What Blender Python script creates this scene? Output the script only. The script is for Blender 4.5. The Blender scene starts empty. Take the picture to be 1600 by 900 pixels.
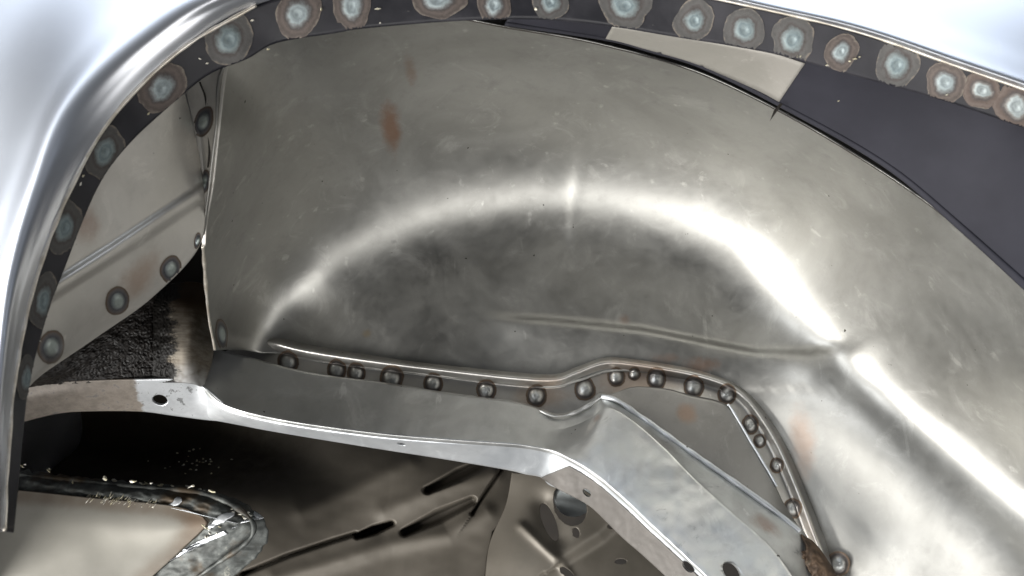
import bpy, bmesh, math, random
from mathutils import Vector, noise
from mathutils.bvhtree import BVHTree
random.seed(7)
S = bpy.context.scene
C = S.collection
R = math.radians
# ------------------------------------------------------------------ camera
F = 1386.0
TH = R(20)
CAMZ = 0.60
CT, ST = math.cos(TH), math.sin(TH)
cam = bpy.data.cameras.new('camera'); cam.sensor_width = 36; cam.lens = F/1600*36
cam.dof.use_dof = True; cam.dof.focus_distance = .78; cam.dof.aperture_fstop = 14
cam.clip_start = .01; cam.clip_end = 100
co = bpy.data.objects.new('camera', cam); C.objects.link(co)
co.location = (0, 0, CAMZ); co.rotation_euler = (R(90)+TH, 0, 0)
S.camera = co
CAM = Vector((0, 0, CAMZ))
# ------------------------------------------------------------------ light
w = bpy.data.worlds.new('World'); S.world = w; w.use_nodes = True
bg = w.node_tree.nodes['Background']
bg.inputs[0].default_value = (.80, .88, 1.0, 1); bg.inputs[1].default_value = .04
def area(name, loc, target, sx, sy, power, col):
    l = bpy.data.lights.new(name, 'AREA'); l.shape = 'RECTANGLE'; l.size = sx; l.size_y = sy
    l.energy = power; l.color = col
    o = bpy.data.objects.new(name, l); C.objects.link(o); o.location = loc
    o.rotation_euler = (Vector(target)-Vector(loc)).to_track_quat('-Z', 'Y').to_euler()
    return o
area('left_key_light', (-1.7, .05, -.55), (0.35, .6, .85), 1.2, 1.2, 104, (1, .98, .945))  # soft key lamp from low left; no real doorway behind it
area('floor_bounce_light', (-.35, -.45, -1.25), (0.1, .7, .9), 2.6, 1.0, 36, (1, .985, .96))  # area lamp standing in for light coming up from an unmodelled floor
area('left_fill_light', (-2.3, -1.9, 1.3), (0, .5, .8), 1.3, 1.5, 53, (.96, .98, 1))  # added fill lamp to brighten the left skin; no window is there
area('right_fill_light', (1.7, -.6, -.5), (-.1, .6, .85), 1.2, 1.2, 14, (1, .98, .95))  # added weak fill from low right for the darker left parts
area('overhead_light', (0, -1.5, 3.4), (0.0, .45, .95), 4.8, 1.8, 90, (.80, .88, 1))
S.view_settings.view_transform = 'Standard'
try: S.view_settings.look = 'None'
except Exception: pass
S.view_settings.exposure = 0.0; S.view_settings.gamma = 1
# ------------------------------------------------------------------ helpers
def W(px, py, Y):
    x = (px-800)/F; y = (450-py)/F
    d = Y/(CT-y*ST)
    return Vector((x*d, Y, CAMZ+d*(ST+y*CT)))
def RAY(px, py):
    x = (px-800)/F; y = (450-py)/F
    return Vector((x, CT-y*ST, ST+y*CT)).normalized()
def cr(p0, p1, p2, p3, t):
    return tuple(.5*((2*b)+(c-a)*t+(2*a-5*b+4*c-d)*t*t+(3*b-a-3*c+d)*t**3) for a, b, c, d in zip(p0, p1, p2, p3))
def sp(pts, u):                      # spline through pts, u in 0..1 over the index
    n = len(pts)-1
    s = min(max(u, 0), 1)*n; i = min(int(s), n-1); t = s-i
    g = lambda k: pts[min(max(k, 0), n)]
    a = g(i-1) if i > 0 else tuple(2*p-q for p, q in zip(g(0), g(1)))
    b = g(i+2) if i+2 <= n else tuple(2*p-q for p, q in zip(g(n), g(n-1)))
    return cr(a, g(i), g(i+1), b, t)
def chord(pts, n):                   # equal-length samples along the spline
    fine = [sp(pts, k/400) for k in range(401)]
    L = [0]
    for a, b in zip(fine, fine[1:]): L.append(L[-1]+math.hypot(b[0]-a[0], b[1]-a[1]))
    out = []; j = 0
    for k in range(n):
        s = L[-1]*k/(n-1)
        while j < 399 and L[j+1] < s: j += 1
        t = (s-L[j])/max(L[j+1]-L[j], 1e-9)
        out.append(tuple(p+(q-p)*t for p, q in zip(fine[j], fine[j+1])))
    return out
def seg(p, a, b):
    ax, ay = a[:2]; bx, by = b[:2]
    dx, dy = bx-ax, by-ay; l2 = dx*dx+dy*dy
    t = max(0, min(1, ((p[0]-ax)*dx+(p[1]-ay)*dy)/l2))
    ex, ey = p[0]-ax-t*dx, p[1]-ay-t*dy
    side = 1 if dx*(p[1]-ay)-dy*(p[0]-ax) > 0 else -1
    return math.hypot(ex, ey), side, t
def pdist(p, line):                  # distance, side (+1 = below a left-to-right line), position 0..1
    best = (1e9, 1, 0); n = len(line)-1
    for i in range(n):
        d, s, t = seg(p, line[i], line[i+1])
        if d < best[0]: best = (d, s, (i+t)/n)
    return best
def sm(a, b, x):
    t = max(0, min(1, (x-a)/(b-a))); return t*t*(3-2*t)
BASE = Vector((0.1, .75, .3))
def setlabel(o, label):
    if label: o['label'] = label
def link(name, me, parent=None, label=None, kind=None):
    o = bpy.data.objects.new(name, me); C.objects.link(o)
    if parent is not None:
        o.parent = parent
        if parent is body: o.location = -BASE
    setlabel(o, label)
    if kind: o['kind'] = kind
    return o
body = bpy.data.objects.new('car_body', None); C.objects.link(body); body.location = BASE
body['label'] = 'bare steel car body shell seen into its open wheel arch, spot welded'
body['category'] = 'car body'
BV = {}
def mesh_from_grid(name, P, mat, smooth=True):
    nv, nu = len(P), len(P[0])
    vs = [p for r in P for p in r]
    fs = [(j*nu+i, j*nu+i+1, (j+1)*nu+i+1, (j+1)*nu+i) for j in range(nv-1) for i in range(nu-1)]
    me = bpy.data.meshes.new(name); me.from_pydata(vs, [], fs); me.update()
    s = 0
    for p in me.polygons: s += 1 if p.normal.dot(CAM-p.center) > 0 else -1
    if s < 0: me.flip_normals()
    if smooth:
        for p in me.polygons: p.use_smooth = True
    me.materials.append(mat)
    return me
def patch(name, rows, mat, parent, nu=60, nv=20, thick=.0012, disp=None, label=None, wob=0, even=None):
    same = len({len(r) for r in rows}) == 1
    if even is None: even = not same
    R_ = [chord(r, nu) if even else [sp(r, i/(nu-1)) for i in range(nu)] for r in rows]
    P = [[None]*nu for _ in range(nv)]
    for i in range(nu):
        col = [r[i] for r in R_]
        for j in range(nv):
            px, py, Y = sp(col, j/(nv-1)) if len(col) > 2 else tuple(a+(b-a)*j/(nv-1) for a, b in zip(*col))
            if disp: Y += disp(px, py)
            q = W(px, py, Y)
            if wob:
                q.y += wob*noise.noise(q*14)+.4*wob*noise.noise(q*45)
            P[j][i] = q
    me = mesh_from_grid(name, P, mat)
    BV[name] = BVHTree.FromPolygons([v.co.copy() for v in me.vertices], [tuple(p.vertices) for p in me.polygons])
    o = link(name, me, parent, label)
    if thick:
        m = o.modifiers.new('thickness', 'SOLIDIFY'); m.thickness = thick; m.offset = -1
    return o
def hit(px, py, surf):
    loc, nrm, idx, d = BV[surf].ray_cast(CAM, RAY(px, py))
    if loc is None:
        loc, nrm, idx, d = BV[surf].find_nearest(W(px, py, .5))
    if nrm.dot(CAM-loc) < 0: nrm = -nrm
    return loc, nrm
# ------------------------------------------------------------------ materials
class M:
    def __init__(s, name):
        s.m = bpy.data.materials.new(name); s.m.use_nodes = True
        s.t = s.m.node_tree; s.n = s.t.nodes; s.b = s.n['Principled BSDF']
        s.co = s.n.new('ShaderNodeTexCoord').outputs['Object']
    def add(s, kind, **kw):
        n = s.n.new('ShaderNode'+kind)
        for k, v in kw.items(): setattr(n, k, v)
        return n
    def l(s, a, b): s.t.links.new(a, b)
    def noise(s, scale, detail=4, rough=.6, vec=None, dist=0):
        n = s.add('TexNoise'); n.inputs['Scale'].default_value = scale; n.inputs['Detail'].default_value = detail
        n.inputs['Roughness'].default_value = rough; n.inputs['Distortion'].default_value = dist
        s.l(vec if vec is not None else s.co, n.inputs['Vector']); return n.outputs['Fac']
    def stretch(s, sc, rot=(0, 0, 0)):
        n = s.add('Mapping'); n.inputs['Scale'].default_value = sc; n.inputs['Rotation'].default_value = rot
        s.l(s.co, n.inputs['Vector']); return n.outputs['Vector']
    def ramp(s, fac, stops, interp='LINEAR'):
        n = s.add('ValToRGB'); e = n.color_ramp; e.interpolation = interp
        while len(e.elements) < len(stops): e.elements.new(.5)
        for el, (p, c) in zip(e.elements, stops):
            el.position = p; el.color = (c, c, c, 1) if isinstance(c, (int, float)) else (*c, 1)
        s.l(fac, n.inputs['Fac']); return n.outputs['Color']
    def mix(s, fac, a, b, mode='MIX'):
        n = s.add('Mix', data_type='RGBA', blend_type=mode)
        for v, k in ((fac, 0), (a, 6), (b, 7)):
            if isinstance(v, (int, float)): n.inputs[k].default_value = v
            elif isinstance(v, tuple): n.inputs[k].default_value = (*v, 1)
            else: s.l(v, n.inputs[k])
        return n.outputs[2]
    def math(s, op, a, b=None, clamp=False):
        n = s.add('Math', operation=op, use_clamp=clamp)
        for v, k in ((a, 0), (b, 1)):
            if v is None: continue
            if isinstance(v, (int, float)): n.inputs[k].default_value = v
            else: s.l(v, n.inputs[k])
        return n.outputs[0]
    def mapr(s, v, a, b, c=0, d=1):
        n = s.add('MapRange', interpolation_type='SMOOTHSTEP'); s.l(v, n.inputs[0])
        for k, x in zip((1, 2, 3, 4), (a, b, c, d)): n.inputs[k].default_value = x
        return n.outputs[0]
    def spot(s, p, r, sc=(1, 1, 1), jag=.5, nscale=60):   # a stain with an uneven rim round a point of the metal
        v = s.add('VectorMath', operation='SUBTRACT'); s.l(s.co, v.inputs[0]); v.inputs[1].default_value = p
        k = s.add('VectorMath', operation='MULTIPLY'); s.l(v.outputs[0], k.inputs[0]); k.inputs[1].default_value = sc
        d = s.add('VectorMath', operation='LENGTH'); s.l(k.outputs[0], d.inputs[0])
        n = s.noise(nscale, 5, .7)
        dd = s.math('ADD', s.math('DIVIDE', d.outputs['Value'], r), s.math('MULTIPLY', s.math('SUBTRACT', n, .5), jag*2))
        return s.mapr(dd, 1.0, .25)
    def set(s, **kw):
        for k, v in kw.items():
            i = s.b.inputs[k]
            if isinstance(v, (int, float)): i.default_value = v
            elif isinstance(v, tuple): i.default_value = (*v, 1)
            else: s.l(v, i)
        return s
    def bump(s, h, strength=.2, dist=.001):
        n = s.add('Bump'); n.inputs['Strength'].default_value = strength; n.inputs['Distance'].default_value = dist
        s.l(h, n.inputs['Height']); s.l(n.outputs[0], s.b.inputs['Normal']); return s
def steel(name, a, b, r0=.36, r1=.52, metal=.9, stains=(), smudge=True, bumpk=.05, tint=None, pits=True, scr=.35, dirt=.35, zinc=None, fine=.25):
    m = M(name)
    n1 = m.noise(9, 6, .65, dist=.6); n2 = m.noise(55, 5, .7); n3 = m.noise(420, 3, .6)
    c = m.mix(m.mapr(n1, .3, .7), a, b)
    c = m.mix(m.math('MULTIPLY', m.mapr(n2, .5, .8), dirt), c, tuple(x*.72 for x in a))
    mot = m.noise(24, 6, .75, dist=1.2)
    c = m.mix(m.math('MULTIPLY', m.mapr(mot, .52, .70), .35 if fine else .05), c, tuple(min(1, x*1.35) for x in b))
    for rot, sc in (((.3, .7, .2), 70), ((1.1, -.5, .4), 90)):
        sn = m.noise(sc, 3, .5, vec=m.stretch((1, 1, .035), rot))
        c = m.mix(m.math('MULTIPLY', m.math('MULTIPLY', m.mapr(sn, .66, .72), m.mapr(mot, .45, .6)), scr), c, tuple(min(1, x*1.7) for x in b))
    if tint:
        c = m.mix(m.math('MULTIPLY', m.mapr(m.noise(5, 3, .5, dist=1), .45, .75), .6), c, tint)
    if zinc is not None:                 # galvanised bloom on one end of the piece
        sx = m.add('SeparateXYZ'); m.l(m.co, sx.inputs[0])
        zn = m.noise(26, 7, .7, dist=1.8)
        zk = m.math('MULTIPLY', m.mapr(sx.outputs[0], zinc, zinc+.05), m.mapr(zn, .44, .58))
        c = m.mix(m.math('MULTIPLY', zk, .7), c, (.50, .515, .50))
        c = m.mix(m.math('MULTIPLY', m.math('MULTIPLY', m.mapr(sx.outputs[0], zinc, zinc+.05), m.mapr(zn, .40, .30)), .6), c, (.13, .14, .14))
    if pits:
        c = m.mix(m.mapr(m.noise(160, 2, .5), .76, .80), c, (.05, .045, .04))
    rk = 0 if fine == 0 else 1
    rr = m.math('ADD', m.math('ADD', m.mapr(n1, .25, .75, r0, r1), m.math('MULTIPLY', m.math('SUBTRACT', n2, .5), .2*rk)), m.math('MULTIPLY', m.math('SUBTRACT', mot, .5), .2*rk))
    for p, r, sc, col, k in stains:
        f = m.math('MULTIPLY', m.spot(p, r, sc), k); c = m.mix(f, c, col)
        rr = m.math('ADD', rr, m.math('MULTIPLY', f, .12))
    m.set(**{'Base Color': c, 'Metallic': metal, 'Roughness': rr})
    m.bump(m.math('ADD', m.math('MULTIPLY', n3, fine), n2), bumpk, .001)
    return m.m
RUST = (.25, .12, .06)
def st(px, py, Y, r, sc=(1, 1, 1), col=RUST, k=.7): return (tuple(W(px, py, Y)), r, sc, col, k)
mat_tub = steel('wheelhouse_steel', (.31, .306, .288), (.40, .396, .376), .38, .475, .975, stains=[
    st(610, 205, .66, .017, (1.5, .4, .5), k=.7), st(641, 130, .60, .012, (1.7, .35, .5), k=.6), st(1100, 572, .78, .016, (.6, 1, 1.4), k=.6),
    st(1040, 562, .78, .012, (.5, 1, 1.6), k=.5), st(900, 330, .78, .016, (4, .8, .6), (.40, .2, .1), .6), st(975, 500, .78, .008, (1, 1, 1), k=.5),
    st(1262, 790, .76, .016, (1.2, 1, .6), (.35, .17, .12), .55), st(1298, 830, .76, .010, (1.2, 1, .7), (.35, .15, .1), .6),
    st(1255, 690, .77, .02, (1.4, 1, .5), (.4, .25, .17), .4), st(575, 522, .78, .008, (1, 1, 1), (.3, .2, .06), .5), st(1245, 580, .78, .016, (1, 1, 1), (.4, .24, .16), .4),
    st(616, 378, .76, .004, (.8, 1, 1), (.06, .06, .07), .8), st(1280, 562, .78, .004, (1, 1, .7), (.08, .08, .08), .8)])
mat_owh = steel('outer_wheelhouse_steel', (.50, .485, .45), (.60, .58, .54), .42, .55, .7, stains=[
    st(225, 450, .55, .02, (1, 1, .6), (.34, .2, .12), .5), st(125, 350, .50, .015, (1, 1, 1), (.33, .2, .14), .5), st(175, 335, .52, .008, (1, 1, 1), (.33, .2, .14), .4)])
mat_rail = steel('rail_steel', (.38, .385, .38), (.52, .525, .515), .32, .48, .85, stains=[
    st(1190, 820, .73, .012, (.7, 1, 1), (.26, .13, .07), .4), st(1200, 835, .73, .010, (.7, 1, 1), (.26, .13, .07), .4), st(935, 655, .75, .006, (1, 1, 1), RUST, .4)], tint=(.50, .515, .50), bumpk=.08, zinc=W(880, 700, .74).x)
mat_gus = steel('gusset_steel', (.26, .256, .245), (.32, .313, .30), .4, .5, .9, stains=[st(1075, 645, .757, .012, (1, 1, 1), (.35, .2, .12), .45)])
mat_flange = steel('flange_steel', (.46, .45, .43), (.58, .57, .545), .30, .42, .92, stains=[
    st(850, 612, .77, .02, (.5, 1, 1), (.36, .22, .12), .5), st(990, 592, .77, .03, (.5, 1, 1), (.36, .22, .13), .45), st(1250, 830, .76, .02, (1, 1, .6), (.36, .26, .2), .35)])
mat_ledge = steel('ledge_steel', (.56, .59, .62), (.68, .70, .72), .34, .5, .75, bumpk=.08)  # paler and bluer than the rail: light from below put into the colour
mat_skin = steel('skin_steel', (.63, .65, .69), (.645, .665, .705), .30, .32, .92, bumpk=.006, pits=False, dirt=.05, scr=.05, fine=.0)
mat_floor = None
m = M('dull_floor_primer')
n1 = m.noise(7, 6, .65, dist=.8); n2 = m.noise(40, 6, .7)
c = m.mix(m.mapr(n1, .3, .7), (.075, .066, .053), (.105, .093, .076)); c = m.mix(m.math('MULTIPLY', m.mapr(n2, .55, .8), .3), c, (.11, .10, .085))
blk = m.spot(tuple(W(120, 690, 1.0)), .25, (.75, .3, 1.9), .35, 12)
c = m.mix(m.math('MULTIPLY', blk, .94), c, (.014, .011, .008))  # near-black blend over the upper left hollow
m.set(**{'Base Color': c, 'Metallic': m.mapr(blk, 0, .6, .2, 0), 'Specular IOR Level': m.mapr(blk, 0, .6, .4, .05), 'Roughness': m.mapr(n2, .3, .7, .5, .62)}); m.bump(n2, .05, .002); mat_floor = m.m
m = M('black_primer')
n1 = m.noise(22, 5, .65); n2 = m.noise(130, 4, .7, vec=m.stretch((1, 1, 2.5), (0, .5, 0)))
c = m.mix(m.mapr(n1, .35, .7), (.008, .008, .011), (.022, .021, .026)); c = m.mix(m.mapr(n2, .72, .78), c, (.2, .19, .18))
m.set(**{'Base Color': c, 'Roughness': m.mapr(n1, .3, .7, .4, .58), 'Specular IOR Level': .38}); m.bump(n2, .06); mat_black = m.m
m = M('satin_primer')
n1 = m.noise(14, 5, .6); n2 = m.noise(500, 2, .5)
c = m.mix(m.mapr(n1, .3, .7), (.018, .018, .024), (.025, .025, .033)); c = m.mix(m.mapr(m.noise(90, 2), .78, .8), c, (.2, .2, .22))
m.set(**{'Base Color': c, 'Roughness': .72, 'Specular IOR Level': .2}); m.bump(n2, .1, .0004); mat_satin = m.m
m = M('undercoat')
n2 = m.noise(260, 4, .7)
m.set(**{'Base Color': m.mix(m.mapr(n2, .4, .7), (.006, .005, .0045), (.016, .013, .011)), 'Roughness': m.mapr(n2, .3, .7, .3, .6), 'Specular IOR Level': .25}); m.bump(n2, .3, .001); mat_under = m.m
m = M('brushed_steel')
n1 = m.noise(90, 5, .7, vec=m.stretch((.3, 1, 3.5), (0, .08, 0))); n2 = m.noise(18, 4, .7); sx = m.add('SeparateXYZ'); m.l(m.co, sx.inputs[0])
hz = m.math('ADD', sx.outputs[2], m.math('MULTIPLY', m.math('SUBTRACT', n2, .5), .03))
c = m.mix(m.mapr(n1, .3, .7), (.085, .072, .056), (.155, .14, .118))
c = m.mix(m.mapr(hz, W(280, 500, .71).z, W(280, 465, .71).z), c, (.045, .028, .016))
c = m.mix(m.mapr(hz, W(280, 555, .72).z, W(280, 596, .73).z), c, (.28, .283, .28))
c = m.mix(m.mapr(n2, .55, .72), c, (.06, .045, .03))
fx = m.math('ADD', sx.outputs[0], m.math('MULTIPLY', m.math('SUBTRACT', m.noise(70, 6, .75, vec=m.stretch((.5, 1, 1.6))), .5), .045))
uk = m.mapr(fx, W(276, 520, .712).x, W(266, 520, .712).x)
c = m.mix(uk, c, (.010, .009, .008))
m.set(**{'Base Color': c, 'Metallic': m.mapr(uk, 0, 1, .7, 0), 'Roughness': .5, 'Specular IOR Level': .2}); m.bump(n1, .2, .001); mat_brushed = m.m
m = M('raw_edge')
m.set(**{'Base Color': m.mix(m.mapr(m.noise(90, 3), .35, .65), (.62, .56, .47), (.85, .80, .72)), 'Metallic': .7, 'Roughness': .3}); mat_edge = m.m
m = M('dark_inside')
m.set(**{'Base Color': m.mix(m.mapr(m.noise(12, 4), .3, .7), (.012, .010, .009), (.03, .025, .02)), 'Roughness': .7}); mat_dark = m.m  # near-black; also serves as painted shade in the slot and gaps
m = M('worn_paint_ledge')
n1 = m.noise(24, 6, .7, dist=.7); n2 = m.noise(110, 5, .7)
sx = m.add('SeparateXYZ'); m.l(m.co, sx.inputs[0])
xa = W(228, 620, .735).x
k = m.mapr(m.math('ADD', sx.outputs[0], m.math('MULTIPLY', m.math('SUBTRACT', n1, .5), .03)), xa-.012, xa-.008)
chip = m.math('MULTIPLY', m.mapr(m.math('ADD', sx.outputs[0], m.math('MULTIPLY', m.math('SUBTRACT', n1, .5), .06)), xa-.03, xa), m.mapr(n1, .5, .56))
c = m.mix(k, m.mix(m.mapr(n2, .3, .7), (.15, .13, .11), (.24, .21, .18)), m.mix(m.mapr(n2, .3, .75), (.56, .58, .60), (.68, .70, .72)))
c = m.mix(m.math('MULTIPLY', m.mapr(n2, .58, .64), .7), c, (.10, .10, .10))
m.set(**{'Base Color': c, 'Metallic': m.mapr(k, 0, 1, .2, .75), 'Roughness': .42}); m.bump(n1, .2, .001); mat_worn = m.m
m = M('patch_plate_steel')
n1 = m.noise(8, 5, .6); n2 = m.noise(70, 4, .7)
c = m.mix(m.mapr(n1, .3, .7), (.22, .212, .185), (.28, .27, .24))
for px, py, _ in [sp([(-20, 772, 0), (75, 776, 0), (190, 786, 0), (290, 800, 0), (318, 815, 0), (285, 855, 0), (205, 920, 0)], q/21) for q in range(22)]:
    c = m.mix(m.math('MULTIPLY', m.spot(tuple(W(px, py, .832)), .019, (.8, .3, 1.5), .3, 24), .38), c, (.10, .06, .032))
c = m.mix(m.mapr(n2, .7, .78), c, (.2, .17, .12))
m.set(**{'Base Color': c, 'Metallic': .35, 'Roughness': .6}); m.bump(n2, .05); mat_plate = m.m
m = M('weld_bead_steel')
n1 = m.noise(60, 5, .7); n2 = m.noise(20, 4, .6)
c = m.ramp(n1, [(.3, (.035, .036, .033)), (.5, (.085, .092, .088)), (.64, (.16, .17, .162)), (.74, (.45, .44, .37))])
c = m.mix(m.mapr(n2, .52, .66), c, (.07, .05, .03))
m.set(**{'Base Color': c, 'Metallic': .3, 'Roughness': .58}); m.bump(n1, .25, .001); mat_bead = m.m
m = M('ground_flake')
m.set(**{'Base Color': m.mix(m.mapr(m.noise(150, 2), .4, .6), (.50, .46, .32), (.66, .64, .58)), 'Metallic': .3, 'Roughness': .35}); mat_flake = m.m
m = M('pale_plug')
m.set(**{'Base Color': m.mix(m.mapr(m.noise(30, 3), .3, .7), (.42, .45, .45), (.52, .55, .55)), 'Metallic': .3, 'Roughness': .4}); mat_plug = m.m
m = M('burnt_edge_steel')
c = m.ramp(m.noise(45, 5, .7), [(.3, (.05, .035, .025)), (.5, (.13, .085, .055)), (.68, (.24, .20, .15))])
m.set(**{'Base Color': c, 'Metallic': .6, 'Roughness': .45}); m.bump(m.noise(80, 4), .4, .002); mat_burnt = m.m
def weldmat(name, stops, fade, rough=.4, metal=.75, nz=.10):
    m = M(name)
    uv = m.add('UVMap').outputs[0]; sx = m.add('SeparateXYZ'); m.l(uv, sx.inputs[0])
    n = m.noise(140, 5, .7)
    r = m.math('ADD', sx.outputs[0], m.math('MULTIPLY', m.math('SUBTRACT', n, .5), nz*2))
    c = m.ramp(r, stops)
    c = m.mix(m.math('MULTIPLY', m.mapr(m.noise(300, 3), .5, .7), .3), c, (.5, .5, .48), 'MULTIPLY')
    m.set(**{'Base Color': c, 'Metallic': metal, 'Roughness': rough})
    if fade: m.set(Alpha=m.mapr(r, 1.0, fade))
    m.bump(n, .35, .001)
    return m.m
mat_spots = [weldmat('spot_weld_metal', [(0, a[0]), (.14, a[1]), (.24, a[0]), (.34, a[1]), (.46, a[2]), (.58, (.062, .053, .050)), (.72, a[3]), (.88, a[4]), (.96, a[3]), (1, (.15, .13, .11))], None, .55, .5, .26)
    for a in [((.18, .21, .22), (.25, .29, .295), (.14, .145, .145), (.105, .085, .075), (.07, .058, .052)), ((.13, .165, .175), (.19, .23, .235), (.13, .145, .145), (.085, .082, .079), (.072, .069, .066)), ((.20, .225, .23), (.29, .325, .325), (.16, .15, .14), (.088, .066, .056), (.115, .092, .08))]]
mat_spot2 = weldmat('press_weld_metal', [(0, (.42, .48, .46)), (.3, (.46, .52, .50)), (.45, (.26, .29, .29)), (.58, (.10, .105, .12)), (.75, (.16, .15, .15)), (.9, (.17, .12, .085)), (1, (.36, .31, .25))], .86, .34, .75, .06)
mat_plugw = weldmat('plug_weld_metal', [(0, (.54, .56, .56)), (.40, (.44, .45, .44)), (.55, (.20, .19, .18)), (.66, (.085, .077, .073)), (.8, (.12, .10, .088)), (.92, (.24, .16, .10)), (1, (.34, .26, .2))], .84, .4, .8, .1)

# ------------------------------------------------------------------ outer skin
lip = [(6, 830), (12, 720), (24, 590), (53, 447), (108, 300), (177, 182), (280, 80), (400, 8), (600, -40), (850, -55), (1127, 0), (1333, 48), (1500, 105), (1660, 160)]
ridge = [(-12, 830), (-8, 710), (0, 565), (18, 425), (58, 285), (108, 165), (212, 62), (335, -12), (570, -75), (850, -95), (1129, -9), (1336, 40), (1503, 96), (1663, 151)]
mid_ = [(-50, 830), (-46, 700), (-36, 550), (-16, 400), (28, 262), (80, 138), (170, 30), (290, -50), (540, -115), (850, -140), (1132, -48), (1350, 8), (1520, 64), (1680, 118)]
out1 = [(-150, 830), (-140, 690), (-120, 520), (-90, 360), (-45, 205), (15, 75), (90, -30), (200, -120), (500, -200), (850, -230), (1150, -120), (1380, -62), (1550, -10), (1710, 45)]
out2 = [(-330, 850), (-320, 680), (-290, 490), (-240, 300), (-170, 120), (-80, -20), (20, -120), (140, -210), (470, -300), (850, -330), (1180, -230), (1430, -170), (1600, -120), (1770, -70)]
far = [(-650, 900), (-640, 670), (-600, 430), (-520, 180), (-400, -30), (-260, -180), (-100, -290), (60, -380), (430, -460), (850, -490), (1230, -420), (1520, -360), (1720, -310), (1900, -260)]
yz = lambda L, Y: [(x, y, Y) for x, y in L]
skin = patch('quarter_panel', [yz(lip, .459), yz([(a[0]*.55+b[0]*.45, a[1]*.55+b[1]*.45) for a, b in zip(lip, ridge)], .4505), yz(ridge, .444), yz(mid_, .4468), yz(out1, .4545), yz(out2, .459), yz(far, .47)],
             mat_skin, body, 160, 70, .0012, label='bright bare outer skin flaring round the wheel arch')
FW = [W(*sp(yz(far, .47), i/79)) for i in range(80)]
link('unseen_light_shield', mesh_from_grid('unseen_light_shield', [[Vector((p.x, p.y+(1.14-.47)*k, p.z)) for p in FW] for k in (0, .33, .66, 1)], mat_skin), body)  # unseen closing sheet, added to stop overhead light leaking in behind the panels
# raw rolled edge of the skin along the arch
def rod(name, pts, rad, mat, parent, n=90, seg_=8, label=None, lump=0, kind=None, taper=False, depth=None):
    P = chord(pts, n); V = [W(*p) for p in P]; rings = []
    for i, v in enumerate(V):
        t = (V[min(i+1, n-1)]-V[max(i-1, 0)]).normalized()
        a = t.cross(Vector((0, 1, 0))).normalized(); b = t.cross(a)
        r = rad*(1+lump*noise.noise(v*90))
        if taper: r *= max(.15, math.sin(math.pi*min(1, max(0, i/(n-1))))**.4)
        rings.append([v+a*r*math.cos(6.2832*k/seg_)+b*r*math.sin(6.2832*k/seg_)*(depth or 1) for k in range(seg_)])
    bm = bmesh.new()
    vv = [[bm.verts.new(p) for p in r] for r in rings]
    for i in range(n-1):
        for k in range(seg_):
            bm.faces.new((vv[i][k], vv[i][(k+1) % seg_], vv[i+1][(k+1) % seg_], vv[i+1][k]))
    bm.faces.new(vv[0][::-1]); bm.faces.new(vv[-1])
    bmesh.ops.recalc_face_normals(bm, faces=bm.faces)
    me = bpy.data.meshes.new(name); bm.to_mesh(me); bm.free()
    for p in me.polygons: p.use_smooth = True
    me.materials.append(mat)
    return link(name, me, parent, label, kind)
rod('skin_edge', yz(lip[:8], .4585), .0011, mat_edge, skin, 200, 8, lump=.5)
rod('skin_edge', yz(lip[8:], .4590), .0009, mat_edge, skin, 120, 8, lump=.5)
# ------------------------------------------------------------------ flange of the arch, black primed
low = [(22, 832), (29, 760), (44, 610), (72, 497), (97, 430), (150, 300), (200, 227), (287, 147), (333, 113), (387, 92), (433, 67), (520, 52), (580, 43), (733, 32), (883, 33), (1040, 55), (1200, 83), (1313, 113), (1487, 162), (1700, 236)]
arch = patch('arch_flange', [yz(lip, .460), yz(low, .478)], mat_black, body, 200, 14, .0012, label='black primed flange along the arch lip with ground weld spots', wob=.0006, even=True)
# ------------------------------------------------------------------ inner wheelhouse
v0 = [(335, 548, .715), (322, 450, .65), (319, 375, .59), (328, 290, .55), (338, 200, .525), (352, 100, .515), (450, 42, .52), (640, 20, .525), (800, 44, .53), (950, 72, .54), (1110, 121, .55), (1307, 224, .56), (1500, 357, .56), (1680, 535, .53), (1850, 800, .50), (1960, 1080, .49)]
v2 = [(352, 546, .735), (352, 470, .71), (372, 400, .70), (420, 335, .70), (480, 282, .70), (570, 232, .70), (680, 200, .70), (790, 185, .70), (890, 186, .70), (1000, 202, .70), (1120, 240, .70), (1240, 315, .70), (1360, 425, .68), (1540, 560, .63), (1770, 760, .59), (1960, 1000, .565)]
v4 = [(395, 552, .772), (410, 500, .776), (448, 455, .78), (505, 420, .772), (570, 388, .772), (650, 360, .772), (740, 341, .772), (840, 332, .772), (930, 336, .772), (1020, 356, .772), (1110, 396, .772), (1190, 445, .776), (1305, 500, .757), (1460, 640, .715), (1670, 830, .685), (1880, 1060, .665)]
v6 = [(430, 552, .779), (490, 560, .783), (550, 572, .778), (620, 580, .778), (680, 588, .778), (740, 594, .778), (800, 600, .778), (860, 606, .778), (905, 596, .778), (950, 582, .778), (1000, 582, .778), (1067, 592, .778), (1130, 612, .778), (1200, 680, .784), (1300, 930, .786), (1400, 1250, .786)]
lerp = lambda A, B, t, Y=None: [tuple(p+(q-p)*t for p, q in zip(a, b)) for a, b in zip(A, B)]
vm = [(x+dx, y+dy, Y+.012) for (x, y, Y), (dx, dy) in zip(v0, [(-2, 6), (-4, 2), (-5, 0), (-6, -2), (-8, -6), (-10, -12), (-8, -20), (0, -22), (4, -22), (8, -22), (12, -22), (16, -18), (18, -16), (20, -10), (20, -5), (20, -5)])]
step = [(740, 492), (880, 503), (1000, 515), (1180, 550), (1260, 552), (1330, 540), (1385, 512)]
rib = [(916, 215), (902, 258), (893, 320), (889, 400)]
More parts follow.
